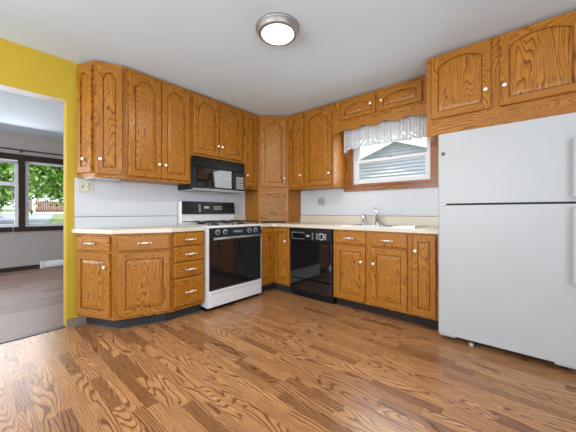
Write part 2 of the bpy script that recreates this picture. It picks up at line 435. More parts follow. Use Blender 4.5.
sash(A0, -2.745, 0.80, 1.60, 0.05, FX - 0.02)
sash(A0, -2.745, 1.57, 2.03, 0.05, FX - 0.055)

# kitchen window: oak casing, vinyl frame, two sashes, lock
w = MB()
w.box(1.372, 1.465, -0.022, 0.001, 1.40, 2.2, 2); w.box(2.445, 2.53, -0.022, 0.001, 1.40, 2.2, 2)
w.box(1.365, 2.535, -0.024, 0.001, 1.345, 1.410, 0)
w.box(1.365, 2.535, -0.045, 0.02, 1.405, 1.435, 0)
w.box(1.465, 1.480, -0.02, 0.05, 1.435, 2.16, 2); w.box(2.430, 2.445, -0.02, 0.05, 1.435, 2.16, 2)
w.box(1.465, 2.445, -0.02, 0.05, 2.145, 2.16, 0)
kwin = struct('window_2', w, OAKR)
m = MB(); t = 0.03
m.box(1.48, 2.43, 0.03, 0.12, 1.435, 1.435 + t); m.box(1.48, 2.43, 0.03, 0.12, 2.13, 2.145); m.box(1.48, 1.48 + t, 0.03, 0.12, 1.465, 2.13); m.box(2.43 - t, 2.43, 0.03, 0.12, 1.465, 2.13)
wpart('window_frame', m, VINYL, kwin)
def ksash(x0, x1, z0, z1, y, ts, tb, tt):
    m = MB(); m.box(x0, x1, y, y + 0.03, z0, z0 + tb); m.box(x0, x1, y, y + .03, z1 - tt, z1); m.box(x0, x0 + ts, y, y + .03, z0 + tb, z1 - tt); m.box(x1 - ts, x1, y, y + .03, z0 + tb, z1 - tt)
    o = wpart('window_sash', m, VINYL, kwin); wpart('pane', MB().box(x0 + ts, x1 - ts, y + .012, y + .017, z0 + tb, z1 - tt), GLASS, o); return o
lo = ksash(1.51, 2.40, 1.465, 1.755, 0.045, 0.035, 0.03, 0.035)
ksash(1.51, 2.40, 1.72, 2.13, 0.08, 0.03, 0.035, 0.03)
m = MB(); m.lathe([(0.022, 0), (0.022, 0.008), (0.012, 0.016)], (1.955, 0.062, 1.755), 'z', 14); m.box(1.925, 1.985, 0.052, 0.064, 1.761, 1.769)
wpart('sash_lock', m, GREYM, kwin)

# ------------------------------------------------------------------ hardware
def knob_mesh():
    m = MB()
    m.lathe([(0.012, 0.0), (0.011, -0.003), (0.006, -0.005), (0.006, -0.014)], (0, 0, 0), 'y', 14, 1)
    m.lathe([(0.006, -0.013), (0.0145, -0.017), (0.0175, -0.022), (0.0165, -0.028), (0.009, -0.0325), (0.0, -0.0335)], (0, 0, 0), 'y', 16, 0)
    m.v = [(a * .88, b * .88, c * .88) for a, b, c in m.v]
    return m.mesh('knob', [CERAM, BRASS])
def pull_mesh():
    m = MB()
    for sx in (-1, 1):
        m.lathe([(0.009, 0), (0.008, -0.003), (0.005, -0.005), (0.005, -0.024), (0.008, -0.028), (0.007, -0.032), (0, -0.034)], (sx * 0.038, 0, 0), 'y', 12, 1)
        m.lathe([(0.006, 0.0), (0.009, 0.006 * sx), (0.0, 0.016 * sx)], (sx * 0.044, -0.026, 0), 'x', 12, 0)
    m.tube([(-0.034, -0.026, 0), (-0.018, -0.026, 0.0), (0.018, -0.026, 0.0), (0.034, -0.026, 0)], [0.005, 0.0075, 0.0075, 0.005], 12, 0)
    return m.mesh('handle', [CERAM, BRASS])
KNOB, PULL = knob_mesh(), pull_mesh()

# ------------------------------------------------------------------ cabinet fronts
def arch_shape(kind, u):
    if kind == 'cathedral':
        u = abs(u)
        if u > 0.84: return 0.0
        q = min(1.0, (0.84 - u) / 0.24); q = q * q * (3 - 2 * q)
        return 0.62 * q + 0.38 * (1 - (u / 0.84) ** 2)
    if kind == 'eyebrow':
        return max(0.0, 1 - u * u)
    return 1.0
def door_mesh(w, h, kind='flat', drop=0.05, st=0.055, rail=0.06, t=0.02, seed=0):
    m = MB(); random.seed(seed * 7 + 3)
    NA = 22 if kind != 'flat' else 1
    yf = -t; ch = 0.005
    if kind == 'flat': drop = 0
    def loop(d, y):
        x0, x1, zb, zt = st + d, w - st - d, rail + d, h - rail - d
        L = [(x0, y, zb), (x1, y, zb)]
        for i in range(NA + 1):
            u = 1 - 2 * i / NA; x = x1 + (x0 - x1) * i / NA
            L.append((x, y, zt - drop * (1 - arch_shape(kind, u)) if kind != 'flat' else zt))
        return L
    # slab sides and chamfer
    m.newoff()
    o = [(0, 0, 0), (w, 0, 0), (w, 0, h), (0, 0, h)]
    e = [(0, yf + ch, 0), (w, yf + ch, 0), (w, yf + ch, h), (0, yf + ch, h)]
    i_ = [(ch, yf, ch), (w - ch, yf, ch), (w - ch, yf, h - ch), (ch, yf, h - ch)]
    for a, b in ((o, e), (e, i_)):
        for k in range(4):
            j = (k + 1) % 4; q = [a[k], a[j], b[j], b[k]]
            g = 0 if k in (0, 2) else 2
            m.face(q, [(p[2 - g] if g == 2 else p[2], p[g]) for p in q] if g == 2 else [(p[2], p[0]) for p in q])
    m.face(o, [(p[0], p[2]) for p in o])
    V = lambda q: [(p[0], p[2]) for p in q]; H = lambda q: [(p[2], p[0]) for p in q]
    # stiles
    for x0, x1 in ((ch, st), (w - st, w - ch)):
        m.newoff(); q = [(x0, yf, ch), (x1, yf, ch), (x1, yf, h - ch), (x0, yf, h - ch)]; m.face(q, V(q))
    m.newoff(); q = [(st, yf, ch), (w - st, yf, ch), (w - st, yf, rail), (st, yf, rail)]; m.face(q, H(q))
    m.newoff(); L0 = loop(0, yf); top = L0[2:]
    for a, b in zip(top[:-1], top[1:]):
        q = [a, (a[0], yf, h - ch), (b[0], yf, h - ch), b]; m.face(q, H(q))
    # moulding inward: step down, flat groove, rise to raised field
    prof = [(0.0, yf), (0.0015, yf + 0.016), (0.0075, yf + 0.0165), (0.010, yf + 0.008), (0.036, yf + 0.002)]
    Ls = [loop(d, y) for d, y in prof]; m.newoff()
    n = len(L0)
    for A, B in zip(Ls[:-1], Ls[1:]):
        for k in range(n):
            j = (k + 1) % n; q = [A[k], A[j], B[j], B[k]]; m.face(q, V(q))
    C = Ls[-1]; zb = C[0][2]
    tp = C[2:]
    for a, b in zip(tp[:-1], tp[1:]):
        q = [(b[0], a[1], zb), (a[0], a[1], zb), a, b]; m.face(q, V(q))
    return m
SEED = [0]
def door(parent, org, rz, x0, x1, z0, z1, kind='flat', drop=0.05, knob=None, gap=0.006, mat=None, st=0.055, rail=0.06):
    """door on a face whose origin is org (world), width axis turned by rz; x0..z1 in face coordinates"""
    SEED[0] += 1
    m = door_mesh(x1 - x0, z1 - z0, kind, drop, st, rail, seed=SEED[0])
    R = Matrix.Translation(org) @ Matrix.Rotation(rz, 4, 'Z')
    p = R @ Vector((x0, -gap, z0 - org[2]))
    o = link('door', m.mesh('door', mat or OAK), parent, tuple(p), rz)
    if knob:
        q = R @ Vector((knob[0], -gap - 0.02, knob[1] - org[2]))
        link('knob', KNOB, o, tuple(q), rz)
    return o
def drawer(parent, org, rz, x0, x1, z0, z1, pull=True, gap=0.006):
    SEED[0] += 1; random.seed(SEED[0] * 7 + 3)
    m = MB(); w, h, t, c = x1 - x0, z1 - z0, 0.02, 0.010
    m.newoff(); V = lambda q: [(p[2], p[0]) for p in q]
    o = [(0, 0, 0), (w, 0, 0), (w, 0, h), (0, 0, h)]; e = [(x, -t + 0.007, z) for x, _, z in o]
    i_ = [(c, -t, c), (w - c, -t, c), (w - c, -t, h - c), (c, -t, h - c)]
    for a, b in ((o, e), (e, i_)):
        for k in range(4):
            j = (k + 1) % 4; q = [a[k], a[j], b[j], b[k]]; m.face(q, V(q))
    m.face(i_, V(i_)); m.face(o, V(o))
    R = Matrix.Translation(org) @ Matrix.Rotation(rz, 4, 'Z')
    ob = link('drawer', m.mesh('drawer', OAK), parent, tuple(R @ Vector((x0, -gap, z0 - org[2]))), rz)
    if pull:
        link('handle', PULL, ob, tuple(R @ Vector(((x0 + x1) / 2, -gap - 0.02, (z0 + z1) / 2 - org[2]))), rz)
    return ob
def frame(parent, org, rz, stiles, rails, name='face_frame'):
    """stiles: (x0,x1,z0,z1); rails likewise"""
    m = MB()
    for a in stiles: m.box(a[0], a[1], -0.002, 0.004, a[2] - org[2], a[3] - org[2], 2)
    for a in rails: m.box(a[0], a[1], -0.0015, 0.004, a[2] - org[2], a[3] - org[2], 0)
    return link(name, m.mesh(name, OAK), parent, org, rz)
def simple_frame(parent, org, rz, w, z0, z1, s=0.035, r=0.035, mids=(), midr=()):
    st = [(0, s, z0, z1), (w - s, w, z0, z1)] + [(a, b, z0 + r, z1 - r) for a, b in mids]
    ra = [(s, w - s, z0, z0 + r), (s, w - s, z1 - r, z1)] + [(s, w - s, a, b) for a, b in midr]
    return frame(parent, org, rz, st, ra)
CT = HC - 0.012
UB = 1.395
SX = PI / 2    # stove-wall rotation: width runs +y, faces +x

# ---- upper cabinets, stove wall (left to right)
A_ = [(0.006, -2.667), (0.215, -2.585), (0.305, -2.36)]
def ang(a, b): return math.atan2(b[1] - a[1], b[0] - a[0])
t = thing('end_wall_cabinet', 'narrow angled oak wall cabinet at the left end of the run, beside the yellow wall', 'cabinet', (0.006, -2.52, UB))
wpart('body', MB().prism([A_[0], A_[1], A_[2], (0.006, -2.36)], UB, CT), OAK, t)
for i in (0, 1):
    a, b = A_[i], A_[i + 1]; L = math.dist(a, b); og = (a[0], a[1], UB); rz = ang(a, b)
    simple_frame(t, og, rz, L, UB, CT, 0.028, 0.04)
    if i == 0: door(t, og, rz, 0.022, L - 0.014, 1.435, 2.425, 'cathedral', 0.04, (L - 0.095 + 0.0, 1.56), st=0.05)
    else: door(t, og, rz, 0.016, L - 0.020, 1.425, 2.430, 'cathedral', 0.045, (0.050, 1.56), st=0.05)
wpart('bottom_trim', MB().box(0.01, 0.20, -2.62, -2.37, UB - 0.012, UB), WHITE, t)

def upper_stove(name, label, y0, y1, z0, doors, group=None, depth=0.305):
    t = thing(name, label, 'cabinet', (0.006, (y0 + y1) / 2, z0), 0, group)
    wpart('body', MB().prism([(0.006, y0), (depth, y0), (depth, y1), (0.006, y1)], z0, CT), OAK, t)
    og = (depth, y0, z0); W = y1 - y0
    mids = [] if len(doors) < 2 else [(doors[0][1] - y0 - 0.01, doors[1][0] - y0 + 0.01)]
    simple_frame(t, og, SX, W, z0, CT, 0.03, 0.04, mids)
    for (a, b, za, zb, kind, drop, kx, kz) in doors:
        door(t, og, SX, a - y0, b - y0, za, zb, kind, drop, (kx - y0, kz))
    return t
upper_stove('wall_cabinet', 'tall two-door oak wall cabinet with glowing grain, left of the microwave', -2.358, -1.678, UB,
            [(-2.335, -2.022, 1.425, 2.43, 'cathedral', 0.06, -2.050, 1.565), (-2.014, -1.700, 1.425, 2.43, 'cathedral', 0.06, -1.985, 1.565)])
upper_stove('wall_cabinet', 'short two-door oak wall cabinet directly above the black microwave', -1.676, -0.908, 1.722,
            [(-1.650, -1.302, 1.76, 2.43, 'cathedral', 0.055, -1.325, 1.885), (-1.290, -0.938, 1.76, 2.43, 'cathedral', 0.055, -1.268, 1.885)])
upper_stove('wall_cabinet', 'narrow single-door oak wall cabinet between the microwave and the corner cabinet', -0.906, -0.612, UB,
            [(-0.885, -0.650, 1.425, 2.43, 'cathedral', 0.05, -0.855, 1.575)])

# ---- diagonal corner cabinet and the appliance garage below it
t = thing('corner_wall_cabinet', 'diagonal single-door oak wall cabinet set across the back corner', 'cabinet', (0.3, -0.3, UB))
cp = [(0.006, -0.610), (0.305, -0.610), (0.610, -0.305), (0.610, -0.006), (0.006, -0.006)]
wpart('body', MB().prism(cp, UB, CT), OAK, t)
L = math.dist(cp[1], cp[2]); og = (0.305, -0.610, UB)
simple_frame(t, og, PI / 4, L, UB, CT, 0.035, 0.05)
door(t, og, PI / 4, 0.030, L - 0.030, 1.43, 2.415, 'cathedral', 0.055, (L - 0.058, 1.555))
t = thing('appliance_garage', 'oak appliance garage with ribbed roll-up front in the back corner of the counter', 'appliance garage', (0.3, -0.3, 0.917))
m = MB(); GZ0, GZ1 = 0.917, UB - 0.002
wpart('side_panel', MB().prism([(0.006, -0.607), (0.303, -0.607), (0.303, -0.590), (0.006, -0.590)], GZ0, GZ1), OAK, t)
m.prism([(0.590, -0.303), (0.607, -0.303), (0.607, -0.006), (0.590, -0.006)], GZ0, GZ1)
wpart('side_panel', m, OAK, t)
og = (0.305, -0.610, GZ0)
frame(t, og, PI / 4, [(0, 0.036, GZ0, GZ1), (L - 0.036, L, GZ0, GZ1)], [(0.036, L - 0.036, GZ1 - 0.05, GZ1)])
m = MB(); z = GZ0 + 0.022; 
while z < GZ1 - 0.055:
    m.newoff(); h = 0.026
    pr = [(0.008, z), (0.008, z + 0.003), (-0.003, z + 0.005), (-0.006, z + h / 2), (-0.003, z + h - 0.002), (0.008, z + h)]
    for (ya, za), (yb, zb) in zip(pr[:-1], pr[1:]):
        q = [(0.036, ya + .008, za - GZ0), (L - .036, ya + .008, za - GZ0), (L - .036, yb + .008, zb - GZ0), (0.036, yb + .008, zb - GZ0)]
        m.face(q, [(p[2], p[0]) for p in q])
    z += h
link('tambour_door', m.mesh('tambour_door', OAKT), t, og, PI / 4, 'ribbed oak tambour shutter')
link('pull_strip', MB().box(0.036, L - 0.036, 0.001, 0.012, 0.001, 0.022, 0).mesh('pull_strip', BLK), t, og, PI / 4)

# ---- upper cabinets, sink wall
def upper_sink(name, label, x0, x1, z0, doors, y=-0.305, fr=None):
    t = thing(name, label, 'cabinet', ((x0 + x1) / 2, -0.006, z0))
    wpart('body', MB().prism([(x0, y), (x1, y), (x1, -0.006), (x0, -0.006)], z0, CT), OAK, t)
    og = (x0, y, z0)
    if fr: frame(t, og, 0, *fr)
    else:
        mids = [] if len(doors) < 2 else [(doors[0][1] - x0 - 0.01, doors[1][0] - x0 + 0.01)]
        simple_frame(t, og, 0, x1 - x0, z0, CT, 0.03, 0.04, mids)
    for (a, b, za, zb, kind, drop, kx, kz) in doors: door(t, og, 0, a - x0, b - x0, za, zb, kind, drop, (kx - x0, kz))
    return t
upper_sink('wall_cabinet', 'oak wall cabinet with a single narrow door, right of the diagonal corner cabinet', 0.612, 0.912, UB,
           [(0.645, 0.893, 1.425, 2.43, 'cathedral', 0.045, 0.862, 1.585)])
upper_sink('wall_cabinet', 'oak wall cabinet with a single wide door, just left of the curtained window', 0.914, 1.372, UB,
           [(0.935, 1.348, 1.425, 2.43, 'cathedral', 0.06, 1.322, 1.572)])
t = thing('bridge_cabinet', 'shallow two-door oak cabinet with scalloped valance above the sink window', 'cabinet', (1.95, -0.006, 2.19))
wpart('body', MB().prism([(1.374, -0.305), (2.532, -0.305), (2.532, -0.006), (1.374, -0.006)], 2.19, CT), OAK, t)
og = (1.374, -0.305, 2.19)
frame(t, og, 0, [(0, 0.09, 2.19, CT), (1.07, 1.158, 2.19, CT), (0.548, 0.606, 2.215, CT - 0.04)], [(0.09, 1.07, 2.19, 2.215), (0.09, 1.07, CT - 0.04, CT)])
door(t, og, 0, 0.113, 0.556, 2.212, 2.425, 'eyebrow', 0.04, (0.505, 2.318), st=0.05, rail=0.045)
door(t, og, 0, 0.600, 1.052, 2.212, 2.425, 'eyebrow', 0.04, (0.632, 2.318), st=0.05, rail=0.045)
# scalloped valance board
pl = [(1.374, 2.19)]
NW = 60
for i in range(NW + 1):
    u = i / NW; x = 1.40 + (2.532 - 1.40) * u
    pl.append((x, 2.062 + 0.016 * (1 - math.cos(2 * PI * 4.5 * u)) * 0.9 + 0.012 * math.sin(PI * u)))
pl = [(1.374, 2.062)] + pl[1:] + [(2.532, 2.19), (1.374, 2.19)]
wpart('valance_board', MB().prism_y(pl, -0.305, -0.287), OAK, t)

# ---- cabinet over the fridge
t = thing('fridge_wall_cabinet', 'deep two-door oak cabinet mounted above the white refrigerator', 'cabinet', (3.05, -0.006, 1.752))
HX0, HX1, HY = 2.538, 3.57, -0.615
wpart('body', MB().prism([(HX0, HY), (HX1, HY), (HX1, -0.006), (HX0, -0.006)], 1.752, CT), OAK, t)
og = (HX0, HY, 1.752)
frame(t, og, 0, [(0, 0.045, 1.752, CT), (0.99, 1.032, 1.752, CT), (0.470, 0.535, 1.90, CT - 0.03)], [(0.045, 0.99, 1.752, 1.90), (0.045, 0.99, CT - 0.03, CT)])
door(t, og, 0, 0.042, 0.476, 1.90, 2.455, 'eyebrow', 0.055, (0.442, 2.050), rail=0.055)
door(t, og, 0, 0.530, 0.990, 1.90, 2.455, 'eyebrow', 0.055, (0.560, 2.050), rail=0.055)

# ------------------------------------------------------------------ base cabinets
BZ0, BZ1 = 0.10, 0.876
B_ = [(0.016, -2.672), (0.430, -2.490), (0.610, -2.060)]
t = thing('angled_base_cabinet', 'oak base cabinet with two angled faces at the left end, beside the yellow wall', 'cabinet', (0.2, -2.35, 0))
wpart('body', MB().prism([B_[0], B_[1], B_[2], (0.016, -2.060)], BZ0, BZ1), OAK, t)
wpart('toe_kick', MB().prism([(0.016, -2.600), (0.385, -2.425), (0.536, -2.062), (0.016, -2.062)], 0.0, BZ0), GREYK, t, 'dark grey recessed toe kick')
L1, L2 = math.dist(B_[0], B_[1]), math.dist(B_[1], B_[2]); r1, r2 = ang(B_[0], B_[1]), ang(B_[1], B_[2])
o1, o2 = (B_[0][0], B_[0][1], BZ0), (B_[1][0], B_[1][1], BZ0)
simple_frame(t, o1, r1, L1, BZ0, BZ1, 0.03, 0.035, (), [(0.70, 0.72)])
simple_frame(t, o2, r2, L2, BZ0, BZ1, 0.03, 0.035, (), [(0.70, 0.72)])
drawer(t, o1, r1, 0.020, L1 - 0.035, 0.718, 0.858); door(t, o1, r1, 0.020, L1 - 0.035, 0.125, 0.700, 'flat', 0, (L1 - 0.070, 0.580))
drawer(t, o2, r2, 0.030, L2 - 0.010, 0.718, 0.858); door(t, o2, r2, 0.030, L2 - 0.010, 0.125, 0.700, 'flat', 0, None)

t = thing('drawer_base_cabinet', 'oak base cabinet with a stack of four drawers, left of the range', 'cabinet', (0.3, -1.88, 0))
wpart('body', MB().prism([(0.016, -2.058), (0.610, -2.058), (0.610, -1.692), (0.016, -1.692)], BZ0, BZ1), OAK, t)
wpart('toe_kick', MB().box(0.02, 0.538, -2.058, -1.692, 0, BZ0), GREYK, t, 'dark grey recessed toe kick')
og = (0.610, -2.058, BZ0); simple_frame(t, og, SX, 0.366, BZ0, BZ1, 0.03, 0.03)
for za, zb in ((0.735, 0.858), (0.578, 0.724), (0.424, 0.567), (0.135, 0.405)): drawer(t, og, SX, 0.022, 0.346, za, zb)

t = thing('corner_base_cabinet', 'oak corner base cabinet with bi-fold doors between the range and the dishwasher', 'cabinet', (0.4, -0.4, 0))
wpart('body', MB().prism([(0.016, -0.900), (0.610, -0.900), (0.610, -0.610), (0.912, -0.610), (0.912, -0.016), (0.016, -0.016)], BZ0, BZ1), OAK, t)
wpart('toe_kick', MB().prism([(0.02, -0.898), (0.535, -0.898), (0.535, -0.535), (0.912, -0.535), (0.912, -0.02), (0.02, -0.02)], 0, BZ0), GREYK, t, 'dark grey recessed toe kick')
door(t, (0.610, -0.900, BZ0), SX, 0.012, 0.266, 0.125, 0.858, 'flat')
door(t, (0.610, -0.610, BZ0), 0, 0.024, 0.290, 0.125, 0.858, 'flat', 0, (0.235, 0.690))

t = thing('sink_base_cabinet', 'two-door oak sink base cabinet with two top drawer fronts, right of the dishwasher', 'cabinet', (1.97, -0.3, 0))
m = MB(); m.box(1.556, 1.574, -0.61, -0.016, BZ0, BZ1); m.box(2.386, 2.404, -0.61, -0.016, BZ0, BZ1); m.box(1.574, 2.386, -0.61, -0.016, BZ0, BZ0 + 0.018, 0); m.box(1.574, 2.386, -0.61, -0.592, BZ0 + .018, BZ1)
wpart('body', m, OAK, t)
wpart('toe_kick', MB().box(1.556, 2.404, -0.535, -0.5, 0, BZ0), TOE, t, 'dark brown recessed toe kick')
og = (1.556, -0.610, BZ0); simple_frame(t, og, 0, 0.848, BZ0, BZ1, 0.035, 0.03, [(0.39, 0.46)])
drawer(t, og, 0, 0.040, 0.395, 0.722, 0.856); drawer(t, og, 0, 0.455, 0.815, 0.722, 0.856)
door(t, og, 0, 0.040, 0.395, 0.122, 0.706, 'flat', 0, (0.355, 0.545)); door(t, og, 0, 0.455, 0.815, 0.122, 0.706, 'flat', 0, (0.490, 0.545))

t = thing('narrow_base_cabinet', 'narrow one-door oak base cabinet beside the refrigerator', 'cabinet', (2.52, -0.3, 0))
wpart('body', MB().prism([(2.406, -0.61), (2.640, -0.61), (2.640, -0.016), (2.406, -0.016)], BZ0, BZ1), OAK, t)
wpart('toe_kick', MB().box(2.406, 2.640, -0.535, -0.03, 0, BZ0), TOE, t, 'dark brown recessed toe kick')
og = (2.406, -0.610, BZ0); simple_frame(t, og, 0, 0.234, BZ0, BZ1, 0.02, 0.03)
door(t, og, 0, 0.014, 0.212, 0.122, 0.862, 'flat', 0, (0.044, 0.712), st=0.045)

# ------------------------------------------------------------------ countertops
CZ0, CZ1 = 0.878, 0.916
t = thing('countertop', 'pale almond laminate countertop left of the range with angled end', 'countertop', (0.3, -2.2, CZ0))
wpart('slab', MB().prism([(0.002, -2.712), (0.448, -2.518), (0.637, -2.066), (0.637, -1.692), (0.002, -1.692)], CZ0, CZ1), LAM, t)
wpart('backsplash', MB().box(0.0055, 0.022, -2.690, -1.692, CZ1, 1.024), WHITE, t, 'white laminate strip along the wall')
wpart('splash_cap', MB().box(0.0055, 0.018, -2.690, -1.692, 1.024, 1.030), CAPM, t, 'thin dark cap strip')
t = thing('countertop', 'long almond laminate countertop running from the range round the corner to the refrigerator', 'countertop', (1.3, -0.3, CZ0))
m = MB(); SKX0, SKX1, SKY0, SKY1 = 1.66, 2.41, -0.575, -0.145
m.prism([(0.002, -0.902), (0.637, -0.902), (0.637, -0.680), (0.680, -0.637), (SKX0, -0.637), (SKX0, -0.002), (0.002, -0.002)], CZ0, CZ1)
m.box(SKX0, SKX1, -0.637, SKY0, CZ0, CZ1); m.box(SKX0, SKX1, SKY1, -0.002, CZ0, CZ1); m.box(SKX1, 2.642, -0.637, -0.002, CZ0, CZ1)
wpart('slab', m, LAM, t)
wpart('backsplash', MB().box(0.612, 2.642, -0.020, -0.001, CZ1, 1.022).box(0.0055, 0.022, -0.902, -0.612, CZ1, 1.022), LAM, t, 'almond laminate strip along the wall')
wpart('splash_cap', MB().box(0.612, 2.642, -0.012, -0.001, 1.022, 1.028), CAPM, t, 'thin dark cap strip')

# ------------------------------------------------------------------ sink, faucet, sprayer
t = thing('kitchen_sink', 'stainless steel double-bowl drop-in sink set in the counter below the window', 'sink', (2.035, -0.36, CZ1))
def basin(x0, x1, y0, y1, zt, zb):
    m = MB(); n = 24; loops = []
    for z, ins in ((zt, 0), (zt - 0.01, 0.004), (zb + 0.03, 0.012), (zb, 0.04)):
        r = 0.05; L = []
        for k in range(n):
            a = 2 * PI * k / n + PI / 4 * 0; ca, sa = math.cos(a), math.sin(a)
            cx, cy = (x0 + x1) / 2, (y0 + y1) / 2; hx, hy = (x1 - x0) / 2 - ins, (y1 - y0) / 2 - ins
            p = 5; q = (abs(ca) ** p + abs(sa) ** p) ** (-1 / p)
            L.append((cx + hx * ca * q, cy + hy * sa * q, z))
        loops.append(L)
    for A, B in zip(loops[:-1], loops[1:]):
        for k in range(n):
            j = (k + 1) % n; m.face([A[k], A[j], B[j], B[k]], sm=True)
    m.face(loops[-1]); m.lathe([(0.045, 0.002), (0.045, 0.005), (0.03, 0.003)], ((x0 + x1) / 2, (y0 + y1) / 2, zb), 'z', 16)
    return m
BX = ((1.685, 2.020), (2.050, 2.385))
m = MB(); rx0, rx1, ry0, ry1 = 1.645, 2.425, -0.590, -0.060
for a in ((rx0, rx1, ry0, -0.555), (rx0, rx1, -0.165, ry1), (rx0, BX[0][0] + .004, -0.555, -0.165), (BX[0][1] - .004, BX[1][0] + .004, -0.555, -0.165), (BX[1][1] - .004, rx1, -0.555, -0.165)):
    m.box(a[0], a[1], a[2], a[3], CZ1 + 0.0005, CZ1 + 0.007)
wpart('rim', m, STEEL, t)
for x0, x1 in BX: wpart('basin', basin(x0, x1, -0.560, -0.160, CZ1 + 0.006, CZ1 - 0.17), STEEL, t)
FZ = CZ1 + 0.0075
t = thing('faucet', 'chrome single-lever faucet with short spout behind the sink', 'faucet', (1.865, -0.105, FZ))
wpart('base_plate', MB().lathe([(0.040, 0), (0.040, 0.006), (0.028, 0.012)], (1.865, -0.105, FZ), 'z', 20), CHROME, t)
wpart('body', MB().lathe([(0.026, 0.008), (0.024, 0.06), (0.027, 0.075), (0.024, 0.10), (0.012, 0.112), (0, 0.114)], (1.865, -0.105, FZ), 'z', 20), CHROME, t)
wpart('spout', MB().tube([(1.868, -0.115, FZ + 0.06), (1.885, -0.15, FZ + 0.11), (1.905, -0.20, FZ + 0.145), (1.915, -0.235, FZ + 0.145), (1.918, -0.25, FZ + 0.12)], [0.015, 0.013, 0.012, 0.012, 0.012], 12), CHROME, t)
wpart('lever', MB().tube([(1.863, -0.105, FZ + 0.105), (1.848, -0.110, FZ + 0.16), (1.830, -0.115, FZ + 0.215)], [0.010, 0.008, 0.010], 10), CHROME, t)
for i, (x, lb) in enumerate(((1.675, 'leftmost small chrome post behind the sink, the side sprayer'), (1.715, 'small chrome soap pump standing between side sprayer and faucet'))):
    t = thing(('side_sprayer', 'soap_dispenser')[i], lb, ('sprayer', 'soap dispenser')[i], (x, -0.10, FZ))
    wpart('base', MB().lathe([(0.018, 0), (0.018, 0.008), (0.012, 0.018)], (x, -0.10, FZ), 'z', 16), CHROME, t)
    if i == 0: wpart('spray_head', MB().lathe([(0.010, 0.016), (0.012, 0.06), (0.016, 0.105), (0.013, 0.125), (0, 0.127)], (x, -0.10, FZ), 'z', 16), CHROME, t)
    else: wpart('pump', MB().lathe([(0.008, 0.016), (0.008, 0.10), (0.013, 0.105), (0.013, 0.118), (0, 0.12)], (x, -0.10, FZ), 'z', 16).tube([(x, -0.10, FZ + 0.11), (x, -0.135, FZ + 0.112), (x, -0.15, FZ + 0.10)], 0.005, 8), CHROME, t)

# ------------------------------------------------------------------ range
RY0, RY1 = -1.688, -0.906
t = thing('gas_range', 'white freestanding gas range with black oven door and black control panels', 'range', (0.34, -1.297, 0.0))
m = MB(); m.box(0.025, 0.640, RY0, RY1, 0.045, 0.895); m.box(0.640, 0.672, RY0, RY0 + 0.014, 0.045, 0.895); m.box(0.640, 0.672, RY1 - 0.014, RY1, 0.045, 0.895)
wpart('body', m, ENAM, t)
wpart('base_skirt', MB().box(0.05, 0.62, RY0 + .01, RY1 - .01, 0.0, 0.045), BLK, t, 'black recessed base')
m = MB(); m.box(0.025, 0.690, RY0 - 0.001, RY1 + 0.001, 0.897, 0.924, c=0.006)
wpart('cooktop', m, ENAM, t)
o = wpart('storage_drawer', MB().box(0.642, 0.680, RY0 + 0.016, RY1 - 0.016, 0.045, 0.222, c=0.006), ENAM, t)
wpart('grip', MB().box(0.678, 0.690, RY0 + 0.03, RY1 - 0.03, 0.200, 0.214, c=0.004), ENAM, o)
od = wpart('oven_door', MB().box(0.642, 0.684, RY0 + 0.016, RY1 - 0.016, 0.232, 0.800, c=0.006), BLK, t, 'black oven door')
wpart('door_glass', MB().box(0.6845, 0.6875, RY0 + 0.030, RY1 - 0.030, 0.245, 0.770), BGL2, od, 'glossy black oven window')
m = MB(); m.tube([(0.725, RY0 + 0.04, 0.785), (0.728, RY0 + 0.3, 0.787), (0.728, RY1 - 0.3, 0.787), (0.725, RY1 - 0.04, 0.785)], 0.014, 12)
for y in (RY0 + 0.07, RY1 - 0.07): m.tube([(0.684, y, 0.785), (0.725, y, 0.785)], 0.010, 8)
wpart('door_handle', m, GREYM, od, 'grey metal bar handle')
# slanted control panel
m = MB(); z0, z1 = 0.806, 0.895; n = len(m.v)
pr = [(0.642, z0), (0.692, z0), (0.676, z1), (0.642, z1)]
m.v += [(x, RY0 + 0.014, z) for x, z in pr] + [(x, RY1 - 0.014, z) for x, z in pr]
for q in ((0, 1, 2, 3), (7, 6, 5, 4), (0, 4, 5, 1), (1, 5, 6, 2), (2, 6, 7, 3), (3, 7, 4, 0)): m.idx(list(q), [(0, 0)] * 4)
cp_ = wpart('control_panel', m, BLK, t, 'black control panel below the cooktop')
for y in (-1.575, -1.475, -1.12, -1.02):
    m = MB(); m.lathe([(0.030, 0.0), (0.030, 0.004)], (0.685, y, 0.850), 'x', 18, 1); m.lathe([(0.021, 0.004), (0.020, 0.022), (0.016, 0.026), (0, 0.026)], (0.685, y, 0.850), 'x', 18, 0); m.box(0.706, 0.714, y - 0.003, y + 0.003, 0.836, 0.868, mi=1)
    wpart('knob', m, [BLK, GREYP], cp_, 'black burner knob with grey marks')
wpart('trim_badge', MB().box(0.682, 0.687, -1.36, -1.23, 0.838, 0.862), GREYM, cp_, 'grey central panel plate')
